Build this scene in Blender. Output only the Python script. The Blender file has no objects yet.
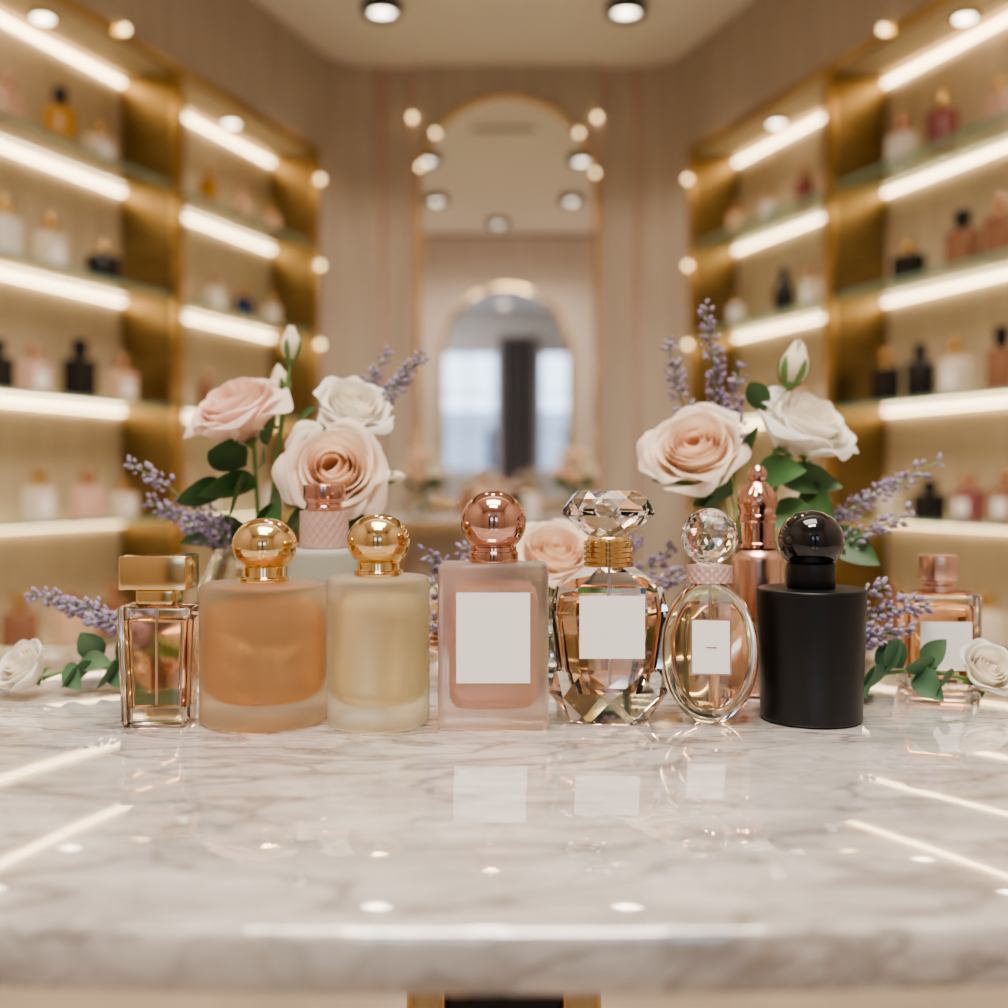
import bpy, math, random, bmesh
from mathutils import Vector, Matrix, Quaternion
random.seed(7)
C=bpy.context; D=bpy.data
sin,cos,pi=math.sin,math.cos,math.pi
ZT=0.9      # counter top height
EYE=1.04    # eye height

# ------------------------------------------------------------------ materials
def setin(b,k,v):
    if k in b.inputs: b.inputs[k].default_value=v
def mat(name,col,rough=.5,metal=0,trans=0,ior=1.45,emit=None,es=0,sss=0,coat=0,sheen=0):
    m=D.materials.new(name); m.use_nodes=True
    b=m.node_tree.nodes['Principled BSDF']
    setin(b,'Base Color',(*col,1)); setin(b,'Roughness',rough); setin(b,'Metallic',metal)
    setin(b,'Transmission Weight',trans); setin(b,'IOR',ior); setin(b,'Coat Weight',coat)
    if sss:
        setin(b,'Subsurface Weight',sss); setin(b,'Subsurface Scale',.01)
        setin(b,'Subsurface Radius',(1,.5,.3))
    if emit: setin(b,'Emission Color',(*emit,1)); setin(b,'Emission Strength',es)
    return m
def nt(m): return m.node_tree.nodes,m.node_tree.links,m.node_tree.nodes['Principled BSDF']
def ramp(nodes,stops):
    r=nodes.new('ShaderNodeValToRGB'); e=r.color_ramp.elements
    while len(e)<len(stops): e.new(.5)
    for i,(p,c) in enumerate(stops):
        e[i].position=p; e[i].color=(*c,1)
    return r
def noise_mat(name,c1,c2,scale,mscale=(1,1,1),rough=.6,metal=0,detail=6,bump=0,p0=.35,p1=.65,coat=0):
    m=mat(name,c1,rough,metal,coat=coat); n,l,b=nt(m)
    tc=n.new('ShaderNodeTexCoord'); mp=n.new('ShaderNodeMapping'); mp.inputs['Scale'].default_value=mscale
    no=n.new('ShaderNodeTexNoise'); no.inputs['Scale'].default_value=scale; no.inputs['Detail'].default_value=detail
    r=ramp(n,[(p0,c1),(p1,c2)])
    l.new(tc.outputs['Object'],mp.inputs[0]); l.new(mp.outputs[0],no.inputs['Vector']); l.new(no.outputs[0],r.inputs[0]); l.new(r.outputs[0],b.inputs['Base Color'])
    if bump:
        bp=n.new('ShaderNodeBump'); bp.inputs['Strength'].default_value=bump; bp.inputs['Distance'].default_value=.002
        l.new(no.outputs[0],bp.inputs['Height']); l.new(bp.outputs[0],b.inputs['Normal'])
    return m
def marble(name):
    m=mat(name,(.8,.76,.73),.05,coat=1,ior=1.6); n,l,b=nt(m)
    setin(b,'Coat Roughness',.01); setin(b,'Coat IOR',2.6)
    tc=n.new('ShaderNodeTexCoord'); mp=n.new('ShaderNodeMapping')
    mp.inputs['Rotation'].default_value=(0,0,math.radians(-48)); mp.inputs['Scale'].default_value=(1,3.0,2.2)
    l.new(tc.outputs['Object'],mp.inputs[0])
    def vein(scale,dist,w,det):
        no=n.new('ShaderNodeTexNoise'); no.inputs['Scale'].default_value=scale; no.inputs['Detail'].default_value=det
        no.inputs['Distortion'].default_value=dist
        l.new(mp.outputs[0],no.inputs['Vector'])
        s=n.new('ShaderNodeMath'); s.operation='SUBTRACT'; s.inputs[1].default_value=.5; l.new(no.outputs[0],s.inputs[0])
        a=n.new('ShaderNodeMath'); a.operation='ABSOLUTE'; l.new(s.outputs[0],a.inputs[0])
        r=n.new('ShaderNodeMapRange'); r.inputs['From Min'].default_value=0; r.inputs['From Max'].default_value=w
        r.inputs['To Min'].default_value=1; r.inputs['To Max'].default_value=0; l.new(a.outputs[0],r.inputs[0])
        return r.outputs[0]
    v1=vein(8,.5,.032,9); v2=vein(26,.6,.05,9)
    big=n.new('ShaderNodeTexNoise'); big.inputs['Scale'].default_value=13; big.inputs['Detail'].default_value=9; big.inputs['Roughness'].default_value=.62; l.new(mp.outputs[0],big.inputs['Vector'])
    br=ramp(n,[(.42,(.76,.725,.695)),(.72,(.46,.425,.40))]); l.new(big.outputs[0],br.inputs[0])
    def mix(f,fac,cin,col):
        x=n.new('ShaderNodeMix'); x.data_type='RGBA'
        mm=n.new('ShaderNodeMath'); mm.operation='MULTIPLY'; mm.inputs[1].default_value=fac
        l.new(f,mm.inputs[0]); l.new(mm.outputs[0],x.inputs['Factor']); l.new(cin,x.inputs[6]); x.inputs[7].default_value=(*col,1)
        return x.outputs[2]
    c=mix(v1,.72,br.outputs[0],(.20,.17,.155)); c=mix(v2,.36,c,(.27,.235,.215))
    l.new(c,b.inputs['Base Color'])
    return m
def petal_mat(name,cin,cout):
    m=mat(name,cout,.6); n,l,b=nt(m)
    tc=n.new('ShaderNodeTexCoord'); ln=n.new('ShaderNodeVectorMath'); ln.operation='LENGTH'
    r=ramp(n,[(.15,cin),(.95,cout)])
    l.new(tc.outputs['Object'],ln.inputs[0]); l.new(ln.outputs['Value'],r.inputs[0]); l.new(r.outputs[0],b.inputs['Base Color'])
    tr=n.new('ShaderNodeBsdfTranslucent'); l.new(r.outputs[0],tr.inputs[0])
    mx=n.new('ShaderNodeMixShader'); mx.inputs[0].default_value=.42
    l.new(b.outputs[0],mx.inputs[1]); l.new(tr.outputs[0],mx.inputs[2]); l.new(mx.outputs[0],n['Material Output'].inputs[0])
    return m

M_marble=marble('marble_white')
M_gold=mat('polished_gold',(.78,.57,.30),.12,1)
M_gold_d=mat('aged_gold_frame',(.62,.44,.22),.25,1)
M_brass=noise_mat('brushed_brass',(.33,.245,.135),(.24,.175,.09),8,(1,1,6),.36,1)
M_copper=mat('rose_gold_metal',(.62,.37,.295),.08,1)
M_copper_s=mat('rose_gold_satin',(.74,.49,.39),.26,1)
M_glass=mat('clear_glass',(1,.985,.97),.0,trans=1,ior=1.45)
M_crystal=mat('crystal_glass',(1,1,1),.0,trans=1,ior=1.5)
M_vase=mat('vase_glass',(.97,1,.98),.0,trans=1,ior=1.4)
M_water=mat('vase_water',(.95,1,.97),.0,trans=1,ior=1.33)
M_liq_peach=mat('perfume_peach',(.96,.61,.40),.0,trans=1,ior=1.22)
M_liq_pink=mat('perfume_blush',(.97,.66,.46),.0,trans=1,ior=1.22)
M_tube=mat('dip_tube_plastic',(.9,.88,.85),.3)
M_label=mat('white_label_paper',(.96,.95,.94),.6)
M_black=mat('black_matte_glass',(.006,.006,.007),.36)
M_blackg=mat('black_gloss',(.005,.005,.006),.05,coat=.5)
M_pinkcol=mat('blush_ribbed_collar',(.62,.43,.38),.4)
M_fr_amber=mat('frosted_amber_glass',(.98,.82,.67),.42,trans=.95,ior=1.2)
M_fr_cream=mat('frosted_cream_glass',(.985,.94,.83),.42,trans=.94,ior=1.2)
M_fr_pink=mat('frosted_pink_glass',(.98,.81,.72),.38,trans=.92,ior=1.2)
M_fr_sage=mat('frosted_sage_glass',(.72,.77,.70),.5,trans=.6,ior=1.3)
def core(name,c,tr):
    return mat(name,c,.45,trans=tr,ior=1.08)
M_core_amber=core('amber_liquid_core',(.86,.57,.32),.82)
M_core_cream=core('cream_liquid_core',(.94,.82,.55),.84)
M_core_pink=core('pink_liquid_core',(.93,.68,.54),.80)
M_green=noise_mat('leaf_green',(.04,.10,.035),(.08,.17,.06),30,rough=.45)
M_euc=noise_mat('eucalyptus_green',(.06,.13,.07),(.13,.22,.12),30,rough=.5)
M_stem=mat('stem_green',(.16,.27,.09),.5)
M_lav=noise_mat('lavender_floret',(.22,.18,.28),(.44,.38,.48),160,rough=.7)
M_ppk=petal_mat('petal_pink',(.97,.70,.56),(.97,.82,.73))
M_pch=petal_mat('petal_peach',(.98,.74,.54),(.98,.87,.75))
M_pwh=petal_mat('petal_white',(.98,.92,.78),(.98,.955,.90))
M_wall=noise_mat('wall_beige_linen',(.54,.47,.405),(.465,.40,.34),4,(6,6,.4),.7,bump=.1)
M_ceil=mat('ceiling_paint',(.91,.87,.82),.7)
M_panel=noise_mat('niche_panel_cream',(.64,.53,.39),(.54,.44,.31),6,(5,5,.4),.55)
M_floor=noise_mat('floor_stone',(.40,.34,.285),(.32,.27,.225),2.5,rough=.35)
M_led=mat('led_strip',(1,.9,.7),.5,emit=(1,.80,.51),es=7.5)
M_lampw=mat('downlight_lens',(1,1,1),.5,emit=(1,.88,.70),es=8)
M_bulb_glint=mat('warm_bulb_and_glint',(1,.9,.7),.5,emit=(1,.72,.36),es=5)
M_shelf=mat('glass_shelf',(.80,.95,.88),.02,trans=.90,ior=1.3)
M_sedge=mat('glass_shelf_edge',(.20,.36,.29),.15)
M_mirror=mat('mirror_silver',(.94,.93,.92),.01,1)
M_wframe=mat('window_frame_paint',(.7,.72,.75),.5)
M_curt=noise_mat('curtain_charcoal',(.09,.085,.085),(.15,.14,.135),12,(6,6,.5),.9)
M_hall=mat('vestibule_paint',(.72,.69,.66),.8)

# ------------------------------------------------------------------ mesh builder
class MB:
    def __init__(s): s.v=[];s.f=[];s.mi=[];s.mats=[]
    def add(s,vs,fs,m,M=None):
        if m not in s.mats: s.mats.append(m)
        k=s.mats.index(m); o=len(s.v)
        for p in vs:
            p=Vector(p); s.v.append(M@p if M else p)
        for f in fs: s.f.append([i+o for i in f]); s.mi.append(k)
    def build(s,name,parent=None,loc=(0,0,0),rot=None,scale=1,ang=35,flat=False,recalc=False):
        me=D.meshes.new(name); me.from_pydata([tuple(p) for p in s.v],[],s.f)
        for m in s.mats: me.materials.append(m)
        me.polygons.foreach_set('material_index',s.mi)
        me.polygons.foreach_set('use_smooth',[not flat]*len(s.f))
        me.validate(); me.update()
        if not flat: me.set_sharp_from_angle(angle=math.radians(ang))
        o=D.objects.new(name,me); C.collection.objects.link(o)
        o.location=loc; o.scale=(scale,)*3
        if rot is not None: o.rotation_mode='QUATERNION'; o.rotation_quaternion=rot
        if parent: o.parent=parent
        return o
def empty(name,loc=(0,0,0),rz=0):
    e=D.objects.new(name,None); e.empty_display_size=.03; C.collection.objects.link(e); e.location=loc; e.rotation_euler=(0,0,rz); return e
def T(x,y,z): return Matrix.Translation((x,y,z))

def lathe(mb,prof,m,seg=48,M=None,flip=False,rib=None):
    vs=[];fs=[];idx=[]
    for j,(r,z) in enumerate(prof):
        if r<1e-6: idx.append([len(vs)]*seg); vs.append((0,0,z))
        else:
            row=[]
            for i in range(seg):
                a=2*pi*i/seg; rr=r
                if rib and rib[0]<=j<=rib[1]: rr=r*(1+rib[2]*(1 if (i//2+ (j//2))%2 else -1))
                row.append(len(vs)); vs.append((rr*cos(a),rr*sin(a),z))
            idx.append(row)
    for j in range(len(prof)-1):
        a,b=idx[j],idx[j+1]
        for i in range(seg):
            k=(i+1)%seg
            q=[a[i],a[k],b[k],b[i]]; u=[]
            for t in q:
                if t not in u: u.append(t)
            if len(u)>2: fs.append(u[::-1] if flip else u)
    mb.add(vs,fs,m,M)
def fil(pts,r,n=4):
    out=[pts[0]]
    for i in range(1,len(pts)-1):
        p=Vector(pts[i]);a=Vector(pts[i-1])-p;b=Vector(pts[i+1])-p
        rr=min(r,a.length*.49,b.length*.49)
        if rr<1e-6: out.append(pts[i]);continue
        A=p+a.normalized()*rr;B=p+b.normalized()*rr
        for k in range(n+1):
            t=k/n; q=A*(1-t)**2+p*2*t*(1-t)+B*t*t; out.append((q.x,q.y))
    out.append(pts[-1]); return out
def ball(cz,r,rz=None,n=18,z0=-1,z1=1):
    rz=rz or r; out=[]
    a0=math.asin(max(-1,z0)); a1=math.asin(min(1,z1))
    for i in range(n+1):
        a=a0+(a1-a0)*i/n; out.append((max(0,r*cos(a)) if i<n or z1<1 else 0,cz+rz*sin(a)))
    if z0<=-1: out[0]=(0,cz-rz)
    return out
def rrect(w,d,r,n=5):
    r=min(r,w/2-1e-5,d/2-1e-5); p=[]
    for cx,cy,a0 in ((w/2-r,d/2-r,0),(-w/2+r,d/2-r,pi/2),(-w/2+r,-d/2+r,pi),(w/2-r,-d/2+r,1.5*pi)):
        for k in range(n+1):
            a=a0+pi/2*k/n; p.append((cx+r*cos(a),cy+r*sin(a)))
    return p
def loft(mb,rings,m,M=None,cap=True,flip=False):
    vs=[];fs=[];n=len(rings[0])
    for r in rings: vs+=r
    for j in range(len(rings)-1):
        for i in range(n):
            k=(i+1)%n; q=[j*n+i,j*n+k,(j+1)*n+k,(j+1)*n+i]; fs.append(q[::-1] if flip else q)
    if cap:
        a=list(range(n))[::-1]; b=[(len(rings)-1)*n+i for i in range(n)]
        fs.append(a[::-1] if flip else a); fs.append(b[::-1] if flip else b)
    mb.add(vs,fs,m,M)
def rbox(mb,w,d,z0,z1,m,rc=.003,re=.002,M=None,flip=False,w0=None,d0=None):
    """rounded-edge box; optional narrower base w0,d0"""
    w0=w0 or w; d0=d0 or d; rings=[]
    def ring(z,ins):
        t=(z-z0)/(z1-z0); ww=w0+(w-w0)*t; dd=d0+(d-d0)*t
        return [(x,y,z) for x,y in rrect(ww-2*ins,dd-2*ins,max(rc-ins*.5,.0002))]
    N=3
    for k in range(N+1):
        a=pi/2*(1-k/N); rings.append(ring(z0+re*(1-sin(a)),re*(1-cos(a))))
    for k in range(N+1):
        a=pi/2*k/N; rings.append(ring(z1-re*(1-sin(a)),re*(1-cos(a))))
    loft(mb,rings,m,M,flip=flip)
def box(mb,x0,x1,y0,y1,z0,z1,m,M=None):
    vs=[(x0,y0,z0),(x1,y0,z0),(x1,y1,z0),(x0,y1,z0),(x0,y0,z1),(x1,y0,z1),(x1,y1,z1),(x0,y1,z1)]
    mb.add(vs,[(0,3,2,1),(4,5,6,7),(0,1,5,4),(1,2,6,5),(2,3,7,6),(3,0,4,7)],m,M)
def tube(mb,pts,r,m,seg=8,taper=1):
    pts=[Vector(p) for p in pts]; vs=[];fs=[];n=len(pts)
    up=Vector((0.3,.2,.93)).normalized()
    for i,p in enumerate(pts):
        d=(pts[min(i+1,n-1)]-pts[max(i-1,0)]).normalized()
        x=d.cross(up); 
        if x.length<.05: x=d.cross(Vector((1,0,0)))
        x.normalize(); y=d.cross(x); rr=r*(1+(taper-1)*i/(n-1))
        for k in range(seg):
            a=2*pi*k/seg; vs.append(p+(x*cos(a)+y*sin(a))*rr)
    for i in range(n-1):
        for k in range(seg):
            q=(k+1)%seg; fs.append((i*seg+k,i*seg+q,(i+1)*seg+q,(i+1)*seg+k))
    fs.append(list(range(seg))[::-1]); fs.append([(n-1)*seg+k for k in range(seg)])
    mb.add(vs,fs,m)
def bez(a,b,c,n=10):
    a,b,c=Vector(a),Vector(b),Vector(c)
    return [a*(1-t)**2+b*2*t*(1-t)+c*t*t for t in [i/n for i in range(n+1)]]
def fixn(o,inward=False):
    bm=bmesh.new(); bm.from_mesh(o.data); bmesh.ops.remove_doubles(bm,verts=bm.verts,dist=1e-6); bmesh.ops.recalc_face_normals(bm,faces=bm.faces)
    if inward: bmesh.ops.reverse_faces(bm,faces=bm.faces)
    bm.to_mesh(o.data); bm.free()

# ------------------------------------------------------------------ room shell
CH=2.8; HC=3.54
A=Vector((-.768,4.47)); DR=Vector((-.313,-.95)).normalized(); NN=Vector((-.95,.313)).normalized()
def wallM(side):
    # local (s, n, z) -> world; s along wall toward viewer, n outward
    M=Matrix(((DR.x,NN.x,0,A.x),(DR.y,NN.y,0,A.y),(0,0,1,0),(0,0,0,1)))
    if side>0: M=Matrix.Diagonal((-1,1,1,1))@M
    return M
B2=(0,.926); B1=(.956,2.30); ZB=.18; ZTOP=EYE+1.33; SEND=3.2; ND=.20
E=A+DR*SEND
for side,nm in ((-1,'left'),(1,'right')):
    W=wallM(side); mb=MB(); th=.26
    box(mb,-.09,SEND,0,th,0,ZB,M_wall,W)
    box(mb,-.09,SEND,0,th,ZTOP,HC,M_wall,W)
    box(mb,-.09,0,0,th,ZB,ZTOP,M_wall,W)
    box(mb,B2[1],B1[0],0,th,ZB,ZTOP,M_wall,W)
    box(mb,B1[1],SEND,0,th,ZB,ZTOP,M_wall,W)
    box(mb,0,B1[1],ND+.012,th,ZB,ZTOP,M_wall,W)
    x=E.x if side<0 else -E.x
    box(mb,min(x,x+side*.2),max(x,x+side*.2),-1.5,E.y+.02,0,HC,M_wall)
    p0=A-DR*.08; p2=Vector((-.50,4.69)); p1=Vector((-.70,4.68))
    arc=[p0*(1-t)**2+p1*2*t*(1-t)+p2*t*t for t in [i/10 for i in range(11)]]
    vs=[];fs=[]
    for p in arc:
        sx=-1 if side>0 else 1
        vs+=[(p.x*sx,p.y,0),(p.x*sx,p.y,HC)]
    for i in range(10):
        q=(2*i,2*i+2,2*i+3,2*i+1); fs.append(q if side<0 else q[::-1])
    mb.add(vs,fs,M_wall)
    mb.build('wall_'+nm)
mb=MB(); box(mb,-1.2,1.2,4.69,4.85,0,HC,M_wall); mb.build('wall_back')
mb=MB(); box(mb,-3,3,-4.2,5,-.05,0,M_floor); mb.build('floor')
mb=MB()
box(mb,-2.1,2.1,1.49,4.86,CH,CH+.05,M_ceil); box(mb,-2.2,2.2,1.44,1.49,CH,HC,M_ceil)
box(mb,-2.2,2.2,-1.6,1.44,HC,HC+.05,M_ceil); mb.build('ceiling')
mb=MB(); box(mb,-1.75,1.75,1.42,1.438,CH-.02,CH+.03,M_brass); mb.build('trim_1')

# rear wall with arched doorway
mb=MB(); ax=.02; aw=.62; spr=EYE+1.27
out=[(-2.2,0),(ax-aw,0),(ax-aw,spr)]+[(ax-aw*cos(a),spr+aw*sin(a)) for a in [pi*i/24 for i in range(1,24)]]+[(ax+aw,spr),(ax+aw,0),(2.2,0),(2.2,HC),(-2.2,HC)]
n=len(out); vs=[(x,-1.5,z) for x,z in out]+[(x,-1.62,z) for x,z in out]
fs=[list(range(n)),list(range(n,2*n))[::-1]]+[(i,(i+1)%n,n+(i+1)%n,n+i)[::-1] for i in range(n)]
mb.add(vs,fs,M_wall); mb.build('wall_rear',ang=30)
mb=MB()
path=[(ax-aw,0),(ax-aw,spr)]+[(ax-aw*cos(a),spr+aw*sin(a)) for a in [pi*i/24 for i in range(1,24)]]+[(ax+aw,spr),(ax+aw,0)]
tube(mb,[(x,-1.485,z) for x,z in path],.024,M_gold,8); mb.build('trim_2')
# vestibule beyond the doorway
mb=MB()
box(mb,-1.7,-1.6,-3.6,-1.63,0,3.0,M_hall); mb.build('wall_vestibule_left')
mb=MB(); box(mb,1.6,1.7,-3.6,-1.63,0,3.0,M_hall); mb.build('wall_vestibule_right')
mb=MB(); box(mb,-1.7,1.7,-3.7,-1.63,3.0,3.05,M_hall); mb.build('ceiling_vestibule')
WN=[(-.76,-.08,EYE+.10,EYE+1.50),(.42,1.15,EYE+.10,EYE+1.50)]
mb=MB()
box(mb,-1.7,1.7,-3.7,-3.6,0,WN[0][2],M_hall); box(mb,-1.7,1.7,-3.7,-3.6,WN[0][3],3.0,M_hall)
for a,b in ((-1.7,WN[0][0]),(WN[0][1],WN[1][0]),(WN[1][1],1.7)): box(mb,a,b,-3.7,-3.6,WN[0][2],WN[0][3],M_hall)
mb.build('wall_street')
for i,(a,b,z0,z1) in enumerate(WN):
    mb=MB(); t=.03
    box(mb,a,a+t,-3.68,-3.62,z0,z1,M_wframe); box(mb,b-t,b,-3.68,-3.62,z0,z1,M_wframe)
    box(mb,a+t,b-t,-3.68,-3.62,z0,z0+t,M_wframe); box(mb,a+t,b-t,-3.68,-3.62,z1-t,z1,M_wframe)
    box(mb,(a+b)/2-.012,(a+b)/2+.012,-3.67,-3.63,z0+t,z1-t,M_wframe)
    for k in (1,2): 
        z=z0+(z1-z0)*k/3; box(mb,a+t,b-t,-3.67,-3.63,z-.01,z+.01,M_wframe)
    mb.build('window_%d'%(i+1))
# street facade opposite
mb=MB(); MF=mat('facade_stone',(.36,.38,.42),.8); MFw=mat('facade_window',(.05,.06,.09),.2)
box(mb,-6,6,-9.2,-9,0,2.2,MF)
for k in range(9):
    x=-5.5+k*1.3; box(mb,x,x+.6,-9,-8.98,.6,1.9,MFw)
mb.build('street_facade')
for (xa,xb) in ((-.05,.36),(-1.15,-.80)):
    mb=MB(); vs=[];fs=[];N=60
    for i in range(N+1):
        x=xa+(xb-xa)*i/N; y=-3.52+.025*sin(x*60)
        vs+=[(x,y,.02),(x,y,2.7)]
    for i in range(N): fs.append((2*i,2*i+2,2*i+3,2*i+1))
    mb.add(vs,fs,M_curt); tube(mb,[(xa-.05,-3.52,2.7),(xb+.05,-3.52,2.7)],.012,M_brass)
    mb.build('window_curtain')

# back wall trims, panel, mirror
mb=MB(); box(mb,-.39,.41,4.665,4.689,0,CH-.001,M_wall); mb.build('wall_panel_back')
for i,x in enumerate((-.515,-.395,.415,.565)):
    mb=MB(); box(mb,x-.006,x+.006,4.67,4.688,0.02,CH-.002,M_copper_s); mb.build('trim_%d'%(i+3))
par=empty('arched_wall_mirror',(.013,4.66,0))
mw=.375; sp=EYE+1.617-mw; zb=EYE-.10
prof=[(-mw,zb)]+[(-mw*cos(a),sp+mw*sin(a)) for a in [pi*i/40 for i in range(41)]]+[(mw,zb)]
mb=MB(); n=len(prof)
vs=[(x,-.012,z) for x,z in prof]+[(x,.003,z) for x,z in prof]
fs=[list(range(n))[::-1],list(range(n,2*n))]+[(i,(i+1)%n,n+(i+1)%n,n+i) for i in range(n)]
mb.add(vs,fs,M_mirror); mb.build('mirror_glass',par,flat=True)
mb=MB(); tube(mb,[(x,-.012,z) for x,z in prof+[prof[0]]],.012,M_gold,8); mb.build('gold_frame',par,ang=60)
mb=MB()
for a in (8,36,144,168):
    a=math.radians(a); lathe(mb,ball(0,.010,n=8),M_bulb_glint,14,T(mw*cos(a),-.026,sp+mw*sin(a)))
for x in (-.402,.382): lathe(mb,ball(0,.011,n=8),M_bulb_glint,14,T(x,-.006,EYE+1.535))
mb.build('globe_bulbs',par)

# downlights
DL=[(-.45,4.06),(.45,4.06),(-.42,3.33),(.42,3.33),(-.42,2.47),(.42,2.47),(-.04,1.85)]
for x,y in DL:
    e=empty('ceiling_downlight',(x,y,CH)); mb=MB()
    lathe(mb,[(.045,-.001),(.072,-.001),(.076,-.02),(.070,-.042),(.050,-.045),(.044,-.02),(.045,-.001)],M_blackg,32); mb.build('black_ring',e)
    mb=MB(); lathe(mb,[(0,-.03),(.042,-.03),(.042,-.002),(0,-.002)],M_lampw,24); mb.build('lens',e)
    L=D.lights.new('downlight_beam','SPOT'); L.energy=22; L.color=(1,.86,.70); L.spot_size=math.radians(115); L.spot_blend=.9; L.shadow_soft_size=.05
    o=D.objects.new('beam',L); C.collection.objects.link(o); o.location=(0,0,-.07); o.parent=e
for x,y in ((-.35,-2.2),(.35,-2.2),(0,-2.9)):
    e=empty('ceiling_downlight',(x,y,3.0)); mb=MB()
    lathe(mb,[(.05,-.001),(.085,-.001),(.085,-.02),(.05,-.02)],M_ceil,28); lathe(mb,[(0,-.012),(.049,-.012),(.049,-.002),(0,-.002)],M_lampw,24); mb.build('lens_ring',e)
mb=MB()
box(mb,-.16,.16,3.75,3.81,CH-.006,CH-.0005,M_black); 
for k in range(6): box(mb,-.155,.155,3.753+k*.0095,3.757+k*.0095,CH-.010,CH-.006,M_ceil)
mb.build('ceiling_air_vent')

# ------------------------------------------------------------------ display niches
SH=[1.32,.96,.60,.24,-.12,-.48]
pal={'amber':mat('bottle_amber',(.52,.28,.07),.1),'peach':mat('bottle_peach',(.72,.49,.36),.15),
 'clear':mat('bottle_clear',(.76,.66,.56),.1),'white':mat('bottle_white',(.80,.76,.73),.3),'black':mat('bottle_black',(.012,.012,.015),.2),
 'navy':mat('bottle_navy',(.02,.03,.10),.15),'mauve':mat('bottle_mauve',(.28,.10,.10),.15),'brown':mat('bottle_brown',(.28,.14,.09),.15),
 'pink':mat('bottle_pink',(.72,.47,.39),.15),'lab':M_label,'gold':M_gold,'cop':M_copper_s}
def shelf_bottle(mb,M,kind,w,h,body,cap,label=False):
    bh=h*.66
    if kind=='r': lathe(mb,fil([(0,0),(w/2,0),(w/2,bh),(w*.17,bh),(w*.17,bh+.012)],.006,2),pal[body],20,M)
    elif kind=='s':
        lathe(mb,fil([(0,0),(w*.38,0),(w*.5,bh*.5),(w*.42,bh*.9),(w*.17,bh),(w*.17,bh+.012)],.012,2),pal[body],20,M)
    else:
        rbox(mb,w,w*.6,0,bh,pal[body],.008,.004,M); lathe(mb,[(w*.17,bh),(w*.17,bh+.012)],pal[cap],16,M)
    z=bh+.010
    if kind=='s': lathe(mb,[(0,z),(w*.12,z)]+ball(z+w*.26,w*.24,n=8,z0=-.8)[0:],pal[cap],18,M)
    elif kind=='r': lathe(mb,fil([(0,z),(w*.22,z),(w*.22,h),(0,h)],.004,2),pal[cap],18,M)
    else: rbox(mb,w*.42,w*.36,z,h,pal[cap],.006,.003,M)
    if label:
        if kind=='b':
            for sg in (-1,1): box(mb,-w*.3,w*.3,sg*(w*.3+.0008)-.0006,sg*(w*.3+.0008)+.0006,bh*.2,bh*.7,M_label,M)
L_items={1.32:[],
 .96:[(1.575,'b',.08,.15,'peach','cop',0),(1.37,'r',.095,.18,'amber','black',1),(1.196,'b',.085,.13,'clear','gold',1),(.607,'r',.065,.16,'amber','gold',0),(.383,'s',.07,.14,'peach','cop',0)],
 .60:[(1.586,'b',.08,.17,'white','gold',0),(1.41,'b',.085,.16,'clear','gold',1),(1.18,'r',.10,.13,'black','gold',0),(.57,'b',.07,.14,'clear','cop',1),(.37,'b',.075,.13,'navy','gold',0)],
 .24:[(1.61,'b',.08,.14,'black','black',0),(1.473,'b',.085,.14,'pink','cop',1),(1.285,'b',.095,.18,'black','black',0),(1.09,'b',.09,.15,'peach','cop',1),(.62,'b',.06,.15,'brown','cop',0),(.35,'r',.06,.13,'clear','gold',0)],
 -.12:[(1.455,'b',.085,.15,'clear','gold',1),(1.25,'b',.095,.15,'pink','cop',0),(1.08,'b',.08,.12,'clear','gold',1),(.6,'r',.07,.14,'clear','cop',0)],
 -.48:[(1.53,'r',.10,.17,'brown','gold',0),(1.33,'b',.09,.15,'peach','cop',0),(1.13,'b',.09,.16,'brown','cop',0),(.55,'b',.09,.15,'clear','gold',1)]}
R_items={1.32:[],
 .96:[(1.575,'b',.08,.14,'pink','gold',0),(1.345,'r',.09,.18,'mauve','gold',0),(1.16,'b',.085,.16,'white','cop',0),(.64,'b',.07,.15,'mauve','cop',0),(.42,'b',.07,.12,'white','gold',1)],
 .60:[(1.58,'b',.09,.18,'brown','cop',0),(1.43,'b',.095,.17,'brown','black',0),(1.196,'b',.10,.13,'black','gold',0),(.68,'b',.07,.15,'clear','cop',1),(.51,'s',.08,.19,'black','black',0)],
 .24:[(1.58,'b',.08,.18,'brown','black',0),(1.40,'b',.085,.17,'clear','gold',1),(1.25,'r',.085,.17,'black','black',0),(1.09,'b',.085,.17,'black','gold',0),(.60,'b',.07,.14,'peach','cop',0),(.35,'r',.06,.13,'clear','gold',0)],
 -.12:[(1.60,'b',.08,.15,'brown','cop',1),(1.455,'b',.09,.14,'mauve','cop',1),(1.29,'b',.095,.12,'black','black',0),(1.10,'r',.07,.13,'clear','gold',0),(.6,'r',.07,.14,'clear','cop',0)],
 -.48:[(1.53,'r',.10,.17,'clear','gold',0),(1.33,'b',.09,.15,'peach','cop',0),(1.13,'b',.09,.16,'brown','cop',0),(.55,'b',.09,.15,'clear','gold',1)]}
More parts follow.
